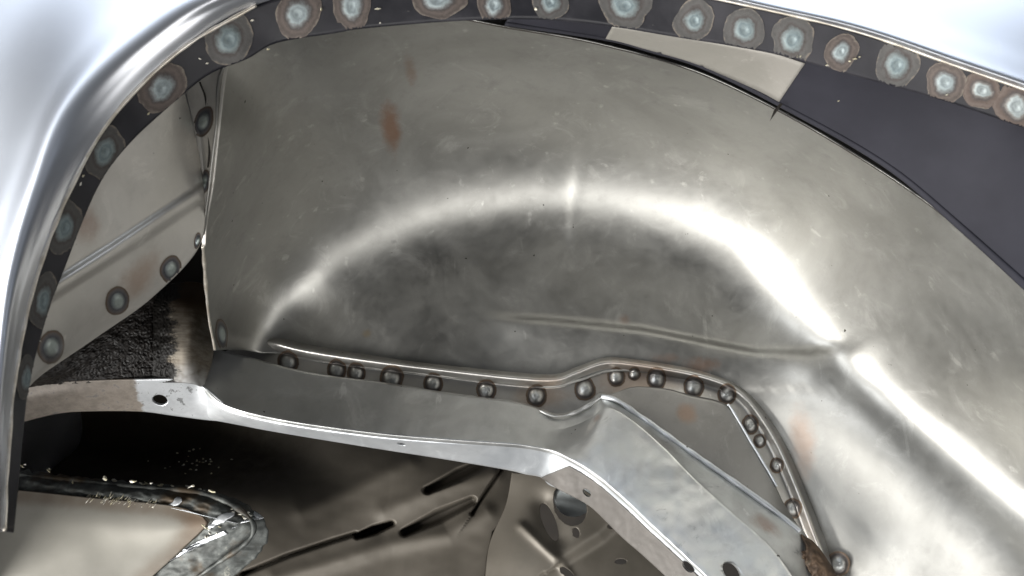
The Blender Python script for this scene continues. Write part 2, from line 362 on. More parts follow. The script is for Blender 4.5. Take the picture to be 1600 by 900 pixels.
def tub_disp(px, py):
    y = 0
    if 700 < px < 1440 and 440 < py < 610:
        d, s, t = pdist((px, py), step)
        e = sm(0, .12, t)*(1-sm(.86, 1, t))
        y -= .0045*e*sm(-8, 8, s*d)*(1-sm(14, 75, s*d))
    if px > 1150 and py > 450:
        d, s, t = pdist((px, py), [(1240, 520), (1320, 590), (1430, 695), (1620, 860), (1760, 980)])
        q = -s*d/62; y += .009*q*math.exp(-q*q)*sm(0, .2, t)
    if 840 < px < 960 and 170 < py < 440:
        d, s, t = pdist((px, py), rib)
        e = sm(0, .15, t)*(1-sm(.8, 1, t))
        y -= .0011*e*math.exp(-(d/10)**2)-.0016*e*sm(-7, 7, s*d)*(1-sm(8, 55, d))
    y += .0005*noise.noise(Vector((px/90, py/90, 3)))*sm(330, 420, px)
    y += .00015*noise.noise(Vector((px/30, py/30, 8)))
    return y
def PRJ(p):
    d = p-CAM; k = d.dot(Vector((0, CT, ST)))
    return 800+F*d.x/k, 450-F*d.dot(Vector((0, -ST, CT)))/k
def tub_mesh():
    nu, nr, nf, nw = 200, 40, 60, 36
    cols = []
    for i in range(nu):
        u = i/(nu-1)
        a, b, c, e = (W(*sp(v, u)) for v in (v0, v2, v4, v6))
        b = a.lerp(b, FIL0); pc, pe = PRJ(c), PRJ(e); c = c.lerp(e, min(FIL1, (58+45*sm(.76, .9, u))/math.dist(pc, pe)))
        k = b+(b-a)*((c.y-b.y)/max(b.y-a.y, 1e-4))
        col = []
        for q in range(nr): col.append(a.lerp(b, q/nr))
        h = .56
        c1 = b.lerp(k, h); c2 = c.lerp(k, h)
        for q in range(nf):
            t = q/nf; col.append(b*(1-t)**3+c1*3*t*(1-t)**2+c2*3*t*t*(1-t)+c*t**3)
        for q in range(nw+1): col.append(c.lerp(e, q/nw))
        cols.append(col)
    n = len(cols[0])
    for _ in range(130):                  # relax the pressed shape across its bends
        for col in cols:
            old = [p.copy() for p in col]
            for q in range(1, n-1): col[q] = old[q]*.5+(old[q-1]+old[q+1])*.25
    for col in cols:
        for q, p in enumerate(col):
            px, py = PRJ(p); p.y += tub_disp(px, py)
    return [[cols[i][j] for i in range(nu)] for j in range(n)]
FIL0, FIL1 = .42, .30
me = mesh_from_grid('inner_wheelhouse', tub_mesh(), mat_tub)
BV['inner_wheelhouse'] = BVHTree.FromPolygons([v.co.copy() for v in me.vertices], [tuple(p.vertices) for p in me.polygons])
tub = link('inner_wheelhouse', me, body, 'large domed bare steel wheelhouse with faint rust smears')
md = tub.modifiers.new('thickness', 'SOLIDIFY'); md.thickness = .0012; md.offset = -1
patch('slot_shade_strip', [vm[6:], v0[6:]], mat_dark, tub, 160, 6, .0010)  # near-black strip: the shade of the slot put into its colour
# thin raw cut edge on the left end of the tub
rod('cut_edge', [(317, 384, .592), (319, 410, .612), (322, 450, .648), (327, 500, .684), (336, 546, .713)], .0012, mat_edge, tub, 60, 6, lump=.6)
# end flange between the tub and the outer wheelhouse
endf = patch('end_flange', [[(284, 120, .535), (292, 150, .54), (303, 200, .545), (313, 280, .565), (312, 340, .578), (316, 385, .592)],
                            [(356, 96, .5158), (350, 130, .5185), (342, 200, .5262), (332, 290, .5512), (323, 345, .5755), (321, 385, .5925)]], mat_owh, body, 60, 12, .0012, label='narrow bare flange at the end of the wheelhouse')
rod('seam_line', [(312, 128, .527), (322, 160, .531), (327, 230, .540), (325, 262, .546)], .0007, mat_dark, endf, 40, 5)
# bottom flange with its rounded bead
bead = [(400, 528), (433, 536), (483, 548), (567, 561), (667, 574), (800, 589), (867, 592), (900, 581), (943, 566), (983, 567), (1067, 580), (1117, 593), (1150, 608), (1180, 637), (1215, 692), (1245, 760), (1268, 820), (1285, 866), (1304, 930)]
fbot = [(345, 552), (420, 580), (483, 592), (567, 602), (683, 622), (800, 637), (867, 656), (900, 652), (943, 628), (985, 615), (1050, 620), (1090, 628), (1120, 640), (1140, 650), (1175, 705), (1205, 770), (1225, 830), (1260, 890), (1290, 950)]
def off(L, M_, px):
    o = []
    for (x, y), (u, v) in zip(L, M_):
        d = math.hypot(u-x, v-y); o.append((x+(u-x)*px/d, y+(v-y)*px/d))
    return o
ybz = [.792, .776, .776, .776, .776, .776, .776, .776, .776, .776, .776, .776, .776, .775, .774, .772, .770, .768, .766]
Z = lambda L, dy: [(x, y, Y+dy) for (x, y), Y in zip(L, ybz)]
flange = patch('weld_flange', [Z(off(bead, fbot, -12), .012), Z(off(bead, fbot, -8), .002), Z(off(bead, fbot, -4), -.0042), Z(bead, -.0062), Z(off(bead, fbot, 4), -.0052), Z(off(bead, fbot, 9), -.0005), Z(off(bead, fbot, 13), .0028), Z(off(bead, fbot, 20), .0034), Z(fbot, .001)],
               mat_flange, body, 220, 40, .0012, label='rounded lower flange of the wheelhouse plug welded to the rail', even=True, wob=.0005)
# ------------------------------------------------------------------ outer wheelhouse, left (bare) and right (primed)
o0 = [(20, 640, .487), (40, 525, .487), (68, 440, .487), (112, 335, .487), (165, 240, .487), (230, 165, .487), (278, 125, .495)]
o1 = [(52, 594, .545), (160, 521, .565), (240, 463, .575), (312, 384, .578), (319, 300, .562), (305, 210, .54), (289, 146, .52)]
om = [(x, y, Y-.006) for x, y, Y in lerp(o0, o1, .5)]
ob = [(70, 462), (95, 446), (180, 392), (300, 312), (322, 298)]
def owh_disp(px, py):
    d, s, t = pdist((px, py), ob)
    return -.0045*math.exp(-(d/11)**4)+.0006*noise.noise(Vector((px/50, py/50, 1)))
owl = patch('outer_wheelhouse', [o0, om, o1], mat_owh, body, 150, 90, .0012, owh_disp, 'bare grey outer wheelhouse panel with a diagonal pressed bead')
p0 = [(820, -10, .483), (953, 20, .483), (1040, 38, .483), (1127, 52, .483), (1260, 80, .483), (1400, 112, .483), (1550, 165, .483), (1760, 240, .483)]
p1 = [(790, 36, .505), (947, 60, .522), (1013, 77, .527), (1100, 104, .533), (1220, 162, .540), (1380, 252, .548), (1500, 349, .543), (1700, 530, .512)]
p2 = [(x, y+1.5, Y+.004) for i, (x, y, Y) in enumerate(p1)]
owr = patch('primed_panel', [p0, lerp(p0, p1, .5), p1, p1, p2], mat_satin, body, 150, 40, .0012, label='flat dark slate primed panel between arch flange and wheelhouse', wob=.0004)
def laid(name, rows, surf, mat, parent, nu=40, nv=10, offz=.0008, thick=.0006, label=None, kind=None, jag=0):
    R_ = [chord([(*p, 0) for p in r], nu) for r in rows]
    P = []
    for j in range(nv):
        row = []
        for i in range(nu):
            col = [r[i] for r in R_]; px, py, _ = sp(col, j/(nv-1)) if len(col) > 2 else tuple(a+(b-a)*j/(nv-1) for a, b in zip(*col))
            if jag and (j in (0, nv-1) or i in (0, nu-1)):
                px += jag*noise.noise(Vector((px/7, py/7, 1))); py += jag*noise.noise(Vector((px/7, py/7, 5)))
            l_, n_ = hit(px, py, surf); row.append(l_+n_*offz)
        P.append(row)
    me = mesh_from_grid(name, P, mat); o = link(name, me, parent, label, kind)
    if thick:
        md = o.modifiers.new('thickness', 'SOLIDIFY'); md.thickness = thick; md.offset = -1
    return o
laid('bare_strip', [[(957, 40), (1040, 52), (1120, 66), (1200, 80), (1258, 98)], [(946, 60), (1013, 77), (1100, 104), (1180, 138), (1218, 158)]], 'primed_panel', steel('bare_strip_steel', (.25, .24, .215), (.31, .295, .27), .5, .62, .3), owr, 60, 10, .0009, .0007, 'pale unprimed strip at the top of the dark panel')
# little torn sliver hanging from the strip
def poly(name, pts, mat, parent, thick=.0008, label=None):
    bm = bmesh.new(); vs = [bm.verts.new(W(*p)) for p in pts]; f = bm.faces.new(vs); bm.normal_update()
    if f.normal.dot(CAM-f.calc_center_median()) < 0: f.normal_flip()
    me = bpy.data.meshes.new(name); bm.to_mesh(me); bm.free(); me.materials.append(mat)
    o = link(name, me, parent, label); md = o.modifiers.new('thickness', 'SOLIDIFY'); md.thickness = thick; md.offset = -1
    return o
poly('torn_sliver', [(1223, 163, .535), (1214, 174, .534), (1203, 189, .534), (1210, 171, .534), (1219, 161, .535)], mat_dark, owr)
# ------------------------------------------------------------------ rail
T = [(335, 548), (390, 561), (483, 584), (607, 601), (700, 616), (800, 629), (840, 639), (868, 649), (897, 644), (923, 630), (945, 617), (1000, 650), (1047, 683), (1100, 720), (1200, 790), (1255, 834), (1284, 915)]
K = [(325, 575), (375, 597), (470, 620), (600, 640), (695, 652), (795, 660), (835, 666), (868, 671), (897, 665), (925, 652), (948, 637), (987, 657), (1040, 703), (1083, 747), (1133, 793), (1200, 853), (1248, 915)]
R3 = [(313, 602), (352, 634), (440, 657), (580, 677), (690, 687), (790, 694), (820, 697), (850, 702), (870, 707), (890, 717), (915, 731), (945, 753), (987, 790), (1015, 817), (1040, 840), (1083, 880), (1120, 915)]
R4 = [(312, 655), (340, 658), (430, 675), (575, 699), (690, 717), (790, 734), (820, 741), (845, 746), (857, 757), (875, 765), (895, 775), (925, 793), (960, 827), (980, 846), (1000, 863), (1040, 900), (1060, 925)]
yT = [.766]*10+[.762, .756, .752, .748, .742, .738, .734]
yK = [.757]*10+[.748, .741, .734, .728, .722, .716, .709]
y3 = [.742, .744]+[.746]*6+[.742, .736, .730, .724, .716, .710, .705, .698, .692]
y4 = [.775, .776]+[.778]*6+[.774, .768, .762, .756, .748, .742, .737, .730, .724]
za = lambda L, Y, d=0: [(x, y, v+d) for (x, y), v in zip(L, Y)]
def rail_disp(px, py):
    return .0012*noise.noise(Vector((px/60, py/60, 2)))+.0005*noise.noise(Vector((px/18, py/18, 2)))
def tw(L, M_, t): return [(a[0]+(b[0]-a[0])*t, a[1]+(b[1]-a[1])*t) for a, b in zip(L, M_)]
ytk = [(a+b)/2 for a, b in zip(yT, yK)]; yk3 = [(a+b)/2 for a, b in zip(yK, y3)]
cut_holes = []
def mx(A, yA, B, yB, t, d=0): return [(a[0]+(b[0]-a[0])*t, a[1]+(b[1]-a[1])*t, u+(v-u)*t+d) for a, b, u, v in zip(A, B, yA, yB)]
yK = [yT[i]+(y3[i]-yT[i])*math.dist(T[i], K[i])/(math.dist(T[i], K[i])+math.dist(K[i], R3[i])) if i < 9 else yK[i] for i in range(17)]
rail = patch('frame_rail', [za(off(T, K, -3), yT, .014), za(off(T, K, -2), yT, .003), za(T, yT), mx(T, yT, K, yK, .12), mx(T, yT, K, yK, .5), mx(T, yT, K, yK, .9), za(K, yK), mx(K, yK, R3, y3, .1), mx(K, yK, R3, y3, .5), mx(K, yK, R3, y3, .86), mx(K, yK, R3, y3, .95, .0002), za(R3, y3, .0010), za(off(R3, R4, 4), y3, .0035)],
             mat_rail, body, 240, 90, .002, rail_disp, 'curved steel rail rising from left then dropping to the lower right')
ledge = patch('rail_underside', [za(off(R3, R4, 3.6), y3, .0034), za(off(R3, R4, 9), y3, .0078), za(R4, y4)], mat_ledge, body, 240, 24, .002, rail_disp, 'pale underside strip of the rail with drilled holes')
# dark primer patch over the lower leg of the rail underside
def leg_row(t):
    r = mx(R3, y3, R4, y4, t, -.0018+.003*(1-t)); r = r[7:]
    f = max(0, min(1, (1.0-t)/.78)); a, b = r[0], r[2]
    r[0] = tuple(p+(q-p)*f*1.05 for p, q in zip(a, b)); r[1] = tuple(p*.45+q*.55 for p, q in zip(r[0], r[2])) if f < .9 else tuple(p*.5+q*.5 for p, q in zip(r[0], r[3]))
    if f >= .9: r[2] = tuple(p*.5+q*.5 for p, q in zip(r[1], r[3]))
    return r
dleg = patch('dark_leg_plate', [leg_row(t) for t in (.22, .42, .6, .8, 1.02)], steel('dark_leg_steel', (.07, .064, .058), (.13, .12, .11), .5, .66, .25, bumpk=.25), ledge, 140, 30, .001, lambda px, py: rail_disp(px, py)-.0006*noise.noise(Vector((px/9, py/9, 7))), 'darker brown plate under the dropping leg of the rail')
left = patch('rail_end', [[(20, 604, .715), (67, 599, .717), (133, 595, .72), (207, 593, .726), (285, 593, .733), (316, 604, .742), (352, 634, .7448)],
                          [(20, 632, .725), (70, 622, .727), (133, 617, .732), (210, 616, .74), (275, 622, .75), (318, 632, .758), (350, 645, .758)],
                          [(20, 664, .745), (83, 648, .748), (133, 643, .752), (217, 643, .76), (267, 649, .768), (320, 656, .775), (345, 658, .776)]], mat_worn, body, 120, 24, .002, None, 'curved rail end with worn paint and a drilled hole', wob=.001)
gus = patch('gusset_plate', [[(943, 619, .759), (965, 612, .760), (993, 604, .761), (1040, 607, .762), (1075, 616, .762), (1138, 634, .762), (1172, 688, .760), (1200, 735, .757), (1225, 787, .752), (1254, 832, .746)],
                             [(945, 622, .757), (972, 634, .756), (1000, 653, .756), (1047, 686, .753), (1080, 709, .751), (1130, 744, .748), (1160, 765, .746), (1185, 783, .745), (1215, 804, .743), (1255, 838, .741)]], mat_gus, body, 110, 24, .002, None, 'grey gusset plate closing the corner between rail and wheelhouse', wob=.0005)
rod('gusset_edge', [(1136, 633, .7605), (1142, 637, .7602), (1172, 688, .7585), (1200, 735, .7555), (1214, 760, .7535)], .0012, mat_ledge, gus, 50, 6, lump=.3)
rod('weld_run', [(940, 619, .757), (965, 626, .754), (1000, 650, .7525), (1047, 683, .749), (1100, 720, .745), (1200, 790, .739), (1250, 830, .7365)], .0022, mat_ledge, rail, 140, 8, lump=.35, label='bright dressed weld along the ridge of the rail')
rod('weld_run', [(842, 641, .7625), (868, 650, .762), (897, 645, .762), (923, 631, .761), (943, 619, .757)], .0016, mat_rail, rail, 60, 6, lump=.9, taper=True)
# ------------------------------------------------------------------ undercoat, brushed end
def uc(px, py): return .0020*abs(noise.noise(Vector((px/5, py/4.4, 3))))+.0009*abs(noise.noise(Vector((px/2.6, py/2.4, 8))))-.0012*noise.noise(Vector((px/16, py/13, 6)))
under = patch('undercoated_panel', [[(20, 596, .69), (90, 560, .695), (160, 505, .70), (218, 460, .705), (246, 462, .716), (270, 470, .727)], [(20, 600, .70), (80, 585, .702), (150, 550, .705), (200, 528, .71), (236, 530, .7165), (256, 545, .724)], [(10, 612, .716), (67, 603, .718), (133, 599, .722), (190, 597, .727), (228, 597, .7315), (255, 597, .737)]],
              mat_under, body, 190, 110, .002, uc, 'lumpy black undercoat left on the panel behind the arch')
brush = patch('brushed_patch', [[(232, 450, .724), (262, 444, .722), (300, 440, .724), (326, 446, .732)], [(238, 478, .714), (275, 480, .708), (300, 482, .71), (327, 485, .728)], [(240, 540, .715), (272, 540, .7145), (298, 545, .718), (334, 550, .745)], [(236, 598, .733), (275, 598, .733), (300, 600, .736), (318, 606, .744)]],
              mat_brushed, body, 110, 110, .0015, lambda px, py: uc(px, py)*sm(282, 258, px), 'wire brushed brown steel patch beside the undercoat', wob=.0006)
# ------------------------------------------------------------------ underbody below the rail
def ribs(px, py):
    y = 0
    for a, b, w_, dz in (((668, 766), (768, 718), 8, .016), ((632, 832), (738, 782), 8, .018), ((558, 838), (612, 818), 5.5, .035)):
        d, s, t = seg((px, py), a, b); y += dz*math.exp(-(d/(w_*(1.1-abs(t-.5)*.8)))**4)
    for line, dz, w_ in (([(380, 897), (450, 868), (520, 845), (556, 834)], .012, 2.6), ([(784, 733), (762, 765), (738, 802)], .009, 2.6), ([(796, 806), (774, 832), (766, 870), (760, 930)], .016, 2.4)):
        d, s, t = pdist((px, py), line); y += dz*math.exp(-(d/w_)**2)-.003*sm(-2, 2, s*d)*(1-sm(8, 50, s*d))
    for line, dz in (([(430, 905), (520, 880), (610, 850), (700, 835), (760, 800)], .005), ([(600, 800), (690, 760), (770, 740)], .004), ([(470, 800), (560, 760), (640, 720)], .003)):
        d, s, t = pdist((px, py), line); y -= dz*math.exp(-(d/14)**2)
    y += .0012*noise.noise(Vector((px/80, py/60, 2)))+.0003*noise.noise(Vector((px/25, py/18, 4)))
    return y
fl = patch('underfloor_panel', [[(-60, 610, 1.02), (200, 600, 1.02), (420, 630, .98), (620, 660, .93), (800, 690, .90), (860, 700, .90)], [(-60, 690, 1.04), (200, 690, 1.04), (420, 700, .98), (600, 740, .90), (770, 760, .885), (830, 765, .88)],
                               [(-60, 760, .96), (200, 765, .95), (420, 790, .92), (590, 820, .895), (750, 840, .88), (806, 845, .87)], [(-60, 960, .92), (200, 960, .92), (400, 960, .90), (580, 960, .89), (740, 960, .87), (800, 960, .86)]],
           mat_floor, body, 420, 260, .0012, ribs, 'dusty beige underfloor with pressed ribs and a near-black hollow')
m = M('bracket_primer'); n1 = m.noise(10, 5, .65); n2 = m.noise(60, 5, .7)
c = m.mix(m.mapr(n1, .3, .7), (.10, .089, .072), (.145, .13, .107)); c = m.mix(m.mapr(n2, .62, .75), c, (.12, .105, .09))
m.set(**{'Base Color': c, 'Metallic': .3, 'Roughness': .5}); m.bump(n2, .1, .001); mat_brk = m.m
def brk(px, py):
    y = 0
    d, s, t = pdist((px, py), [(815, 822), (878, 880), (905, 930)]); y -= .004*math.exp(-(d/7)**2)
    d, s, t = pdist((px, py), [(878, 878), (940, 840), (985, 800)]); y += .012*sm(-14, 14, s*d)
    d, s, t = seg((px, py), (850, 788), (868, 840)); y += .006*math.exp(-(d/18)**2)
    return y+.0015*noise.noise(Vector((px/50, py/50, 9)))
br = patch('holed_bracket', [[(800, 738, .868), (860, 745, .858), (920, 770, .85), (1000, 840, .845), (1080, 900, .84)], [(790, 790, .868), (840, 800, .856), (900, 820, .846), (980, 870, .84), (1070, 930, .835)], [(765, 850, .868), (815, 850, .85), (880, 870, .84), (960, 910, .835), (1060, 960, .83)], [(755, 930, .866), (800, 935, .848), (880, 945, .838), (950, 950, .834), (1050, 980, .83)]],
           mat_brk, body, 110, 90, .002, brk, 'beige bracket with slots and round holes below the rail')
# patch plate, lower left, with its welded rim
plate = patch('patch_plate', [[(-40, 762, .83), (30, 766, .83), (130, 776, .83), (270, 790, .828), (318, 808, .828)], [(-40, 800, .832), (40, 805, .832), (130, 815, .831), (250, 825, .830), (322, 822, .83)], [(-40, 860, .836), (40, 860, .836), (130, 862, .836), (220, 862, .838), (285, 858, .84)], [(-40, 940, .842), (40, 940, .842), (110, 940, .842), (160, 940, .846), (195, 940, .85)]],
              mat_plate, body, 80, 60, .0015, None, 'plain pale repair plate welded into the floor', wob=.0012)
outer = [(x+3.5*noise.noise(Vector((q*.9, 1, 0)))+2*noise.noise(Vector((q*2.3, 5, 0))), y+4.5*noise.noise(Vector((q*.8, 9, 0)))+2.5*noise.noise(Vector((q*2.1, 3, 0))), Y) for q, (x, y, Y) in enumerate(chord([(-40, 735, .85), (40, 735, .848), (150, 748, .846), (300, 762, .842), (378, 784, .84), (416, 820, .836), (408, 862, .85), (330, 930, .868)], 90))]
rim = patch('welded_rim', [outer,
                           [(-40, 752, .838), (40, 752, .836), (140, 764, .834), (290, 778, .83), (345, 798, .828), (368, 822, .826), (335, 858, .836), (265, 930, .856)],
                           [(-40, 768, .836), (40, 770, .834), (130, 780, .833), (270, 794, .83), (318, 806, .83), (326, 818, .828), (290, 855, .838), (205, 930, .860)]],
            mat_bead, body, 200, 40, .0015, lambda px, py: -.0016*noise.noise(Vector((px/20, py/11, 4)))-.0009*noise.noise(Vector((px/8, py/6, 4))), 'rough ground weld rim round the repair plate')
rod('weld_bead', [(28, 742, .842), (90, 748, .842), (150, 754, .841), (230, 762, .838), (300, 768, .836), (350, 782, .833), (385, 805, .83), (397, 824, .828), (385, 848, .833), (340, 880, .842), (290, 915, .853)], .0024, mat_bead, rim, 260, 8, lump=.9)
# flakes and spatter beside the rim
def flakes(name, pts, mat, parent, kind='stuff'):
    bm = bmesh.new()
    for (px, py, Y, w_, h_, a) in pts:
        c_ = W(px, py, Y); k = Y/F; ca, sa = math.cos(a), math.sin(a)
        ring = []
        for q in range(7):
            t = q/7*6.2832; r = random.uniform(.7, 1.15)
            u, v = math.cos(t)*w_*r, math.sin(t)*h_*r
            ring.append(c_+Vector(((u*ca-v*sa)*k, random.uniform(-.0004, .0004), (u*sa+v*ca)*k)))
        top = bm.verts.new(c_+Vector((0, -.0011, 0))); vs = [bm.verts.new(p) for p in ring]; bk = bm.verts.new(c_+Vector((0, .001, 0)))
        for q in range(7):
            bm.faces.new((vs[q], vs[(q+1) % 7], top)); bm.faces.new((vs[(q+1) % 7], vs[q], bk))
    bmesh.ops.recalc_face_normals(bm, faces=bm.faces)
    me = bpy.data.meshes.new(name); bm.to_mesh(me); bm.free(); me.materials.append(mat)
    return link(name, me, parent, None, kind)
def onS(px, py, surf, o=.001):
    l_, n_ = hit(px, py, surf); return (l_+n_*o).y
def F_(px, py, w_, h_, a, surf): return (px, py, onS(px, py, surf), w_, h_, a)
fp = []
seam = [(140, 742), (210, 752), (270, 760), (310, 766), (345, 780), (375, 800), (392, 812)]
for i in range(46):
    x, y, _ = sp([(*p, 0) for p in seam], random.random()**.8); fp.append(F_(x+random.gauss(0, 2.5), y+random.gauss(0, 2.5), random.uniform(2.5, 7), random.uniform(1.2, 3.2), -.1+random.gauss(0, .4), 'welded_rim'))
for i in range(75):
    x = random.uniform(130, 245); fp.append(F_(x, 776+(x-130)*.11+random.gauss(0, 3), random.uniform(3, 6), random.uniform(.5, 1.0), 1.0+random.gauss(0, .15), 'welded_rim'))
for (x, y, w_, h_, n_) in ((112, 753, 3, 3, 4), (76, 734, 3, 2, 3), (36, 727, 3, 2, 3), (330, 830, 14, 10, 10)):
    for q in range(n_): fp.append(F_(x+random.uniform(-w_, w_), y+random.uniform(-h_, h_), random.uniform(2.5, 5), random.uniform(.8, 1.8), random.gauss(-.5, .35), 'welded_rim'))
for i in range(30): fp.append(F_(random.gauss(300, 30), random.gauss(720, 8), random.uniform(1, 2.6), random.uniform(.8, 2), 0, 'underfloor_panel'))
flakes('weld_spatter', fp, mat_flake, rim)
for a, b in (([(318, 743), (345, 747), (380, 760)], [(322, 748), (340, 755), (378, 763)]), ([(370, 771), (384, 772), (398, 781)], [(374, 780), (386, 784), (397, 786)]), ([(398, 800), (408, 806), (420, 808)], [(396, 806), (404, 811), (419, 810)]),
             ([(262, 793), (272, 782), (282, 777)], [(268, 796), (277, 790), (284, 783)]), ([(326, 822), (345, 805), (366, 800)], [(326, 828), (350, 815), (366, 806)]), ([(238, 890), (290, 855), (352, 828)], [(242, 894), (295, 860), (356, 834)])):
    laid('ground_glint', [a, b], 'welded_rim', mat_ledge, rim, 40, 6, .0012, .0008, None, None, 2.2)

# ------------------------------------------------------------------ backing sheets behind the panels, painted near black in place of shade
bk = patch('dark_backing_sheet', [[(-700, -300, 1.12), (2300, -300, 1.12)], [(-700, 1300, 1.12), (2300, 1300, 1.12)]], mat_dark, body, 8, 8, .002, None, 'near-black backing sheet painted as shade, seen through gaps')
patch('gap_shade_sheet', [[(200, 380, .76), (345, 380, .76)], [(200, 500, .745), (345, 500, .745)]], mat_dark, body, 6, 6, .0012, None, 'near-black sheet painted as the shade in the gap left of the wheelhouse edge')
# burnt torn end beside the rail foot
patch('burnt_rail_foot', [[(1252, 834, .735), (1275, 850, .735), (1300, 885, .73), (1320, 920, .73)], [(1262, 858, .728), (1272, 868, .726), (1288, 895, .722), (1300, 930, .72)], [(1250, 862, .73), (1255, 875, .728), (1268, 900, .724), (1275, 935, .722)]], mat_burnt, body, 30, 16, .002, lambda px, py: -.003*noise.noise(Vector((px/8, py/8, 1))), 'scorched torn end of the rail')
# ------------------------------------------------------------------ drilled holes: real cuts
def cut(o, specs):
    bm = bmesh.new()
    for (px, py, a, b, rot, surf) in specs:
        l_, n_ = hit(px, py, surf); k = l_.y/F*1.02
        z = n_; x = Vector((1, 0, 0)); x = (x-z*x.dot(z)).normalized(); y = z.cross(x)
        ca, sa = math.cos(rot), math.sin(rot)
        top, bot = [], []
        for q in range(20):
            t = q/20*6.2832; u, v = a*math.cos(t)*k, b*math.sin(t)*k
            p = l_+x*(u*ca-v*sa)+y*(u*sa+v*ca)
            top.append(bm.verts.new(p+z*.015)); bot.append(bm.verts.new(p-z*.015))
        bm.faces.new(top); bm.faces.new(bot[::-1])
        for q in range(20): bm.faces.new((top[q], bot[q], bot[(q+1) % 20], top[(q+1) % 20]))
    bmesh.ops.recalc_face_normals(bm, faces=bm.faces)
    me = bpy.data.meshes.new('cutter'); bm.to_mesh(me); bm.free()
    c_ = bpy.data.objects.new('cutter', me); C.objects.link(c_); c_.location = (0, 0, 0)
    md = o.modifiers.new('holes', 'BOOLEAN'); md.operation = 'DIFFERENCE'; md.object = c_; md.solver = 'EXACT'
    bpy.context.view_layer.update()
    dg = bpy.context.evaluated_depsgraph_get()
    new = bpy.data.meshes.new_from_object(o.evaluated_get(dg)); new.name = o.name
    o.modifiers.clear(); o.data = new
    bpy.data.objects.remove(c_)
cut(rail, [(1143, 893, 13, 16, .3, 'frame_rail')])
cut(ledge, [(628, 694, 6, 5, 0, 'rail_underside'), (917, 770, 8, 8, 0, 'rail_underside'), (1075, 886, 11, 9, 0, 'rail_underside')])
cut(left, [(250, 625, 11, 12, 0, 'rail_end')])
cut(br, [(858, 815, 10, 32, .3, 'holed_bracket'), (890, 788, 24, 34, .35, 'holed_bracket'), (900, 832, 5, 8, .2, 'holed_bracket'), (955, 822, 6, 4, -.3, 'holed_bracket'), (970, 877, 9, 4, .1, 'holed_bracket'), (886, 894, 12, 5, -.6, 'holed_bracket')])
cut(dleg, [(917, 770, 7, 7, 0, 'dark_leg_plate'), (1075, 886, 10, 8, 0, 'dark_leg_plate')])
# ------------------------------------------------------------------ welds
def weld(name, px, py, rx, ry, rot, surf, mat, parent, prof, label=None, segs=40, jag=.05, lift=0):
    l_, n_ = hit(px, py, surf)
    k = (l_-CAM).dot(Vector((0, CT, ST)))/F
    right = Vector((1, 0, 0)); up = Vector((0, -ST, CT))
    seed = random.uniform(0, 99)
    rings = prof
    bm = bmesh.new(); uvl = bm.loops.layers.uv.new('UVMap'); V = []; rr = {}; gone = []
    ca, sa = math.cos(rot), math.sin(rot)
    for (r, h) in rings:
        row = []
        for q in range(segs if r > 0 else 1):
            t = q/segs*6.2832
            e = r*(1+jag*r*(noise.noise(Vector((math.cos(t)*1.1, math.sin(t)*1.1, seed)))*2+.5*noise.noise(Vector((math.cos(t)*6, math.sin(t)*6, seed)))))
            u, v = rx*e*math.cos(t), ry*e*math.sin(t)
            pu, pv = px+u*ca-v*sa, py+u*sa+v*ca
            miss = False; loc, nr, i_, d_ = BV[surf].ray_cast(CAM, RAY(pu, pv))
            if loc is None or (loc-l_).length > .05:
                miss = True
                loc = l_+right*(pu-px)*k-up*(pv-py)*k; nr = n_
            if nr.dot(CAM-loc) < 0: nr = -nr
            hh = h*(1+.25*noise.noise(Vector((math.cos(t), math.sin(t), seed+r*5))))
            vv = bm.verts.new(loc+nr*(hh*.001+.0004+lift)); row.append(vv); rr[vv] = (r, q/segs)
            if miss: gone.append(vv)
        V.append(row)
    for a, b in zip(V, V[1:]):
        for q in range(segs):
            q2 = (q+1) % segs
            if len(a) == 1: bm.faces.new((a[0], b[q], b[q2]))
            else: bm.faces.new((a[q], b[q], b[q2], a[q2]))
    for f in bm.faces:
        f.smooth = True
        for lp in f.loops: lp[uvl].uv = rr[lp.vert]
    bmesh.ops.recalc_face_normals(bm, faces=bm.faces)
    if gone and len(gone) < len(rr)*.6: bmesh.ops.delete(bm, geom=gone, context='VERTS')
    f0 = next(iter(bm.faces)); bm.normal_update()
    if f0.normal.dot(CAM-f0.calc_center_median()) < 0: bmesh.ops.reverse_faces(bm, faces=bm.faces)
    me = bpy.data.meshes.new(name); bm.to_mesh(me); bm.free(); me.materials.append(mat)
    return link(name, me, parent, label)
PS = [(0, .1), (.08, .3), (.16, .9), (.24, 1.1), (.34, 1.0), (.44, .55), (.54, .25), (.62, .2), (.7, .15), (.78, .12), (.86, .1), (.93, .05), (1, .0)]
PP = [(0, 1.3), (.1, 1.3), (.18, 1.15), (.28, 1.2), (.4, .8), (.5, .3), (.62, .1), (.8, .05), (1, -.1)]
PD = [(0, 2.6), (.12, 2.7), (.24, 2.6), (.36, 2.1), (.46, 1.4), (.55, .7), (.62, .3), (.7, .15), (.85, .05), (1, -.1)]
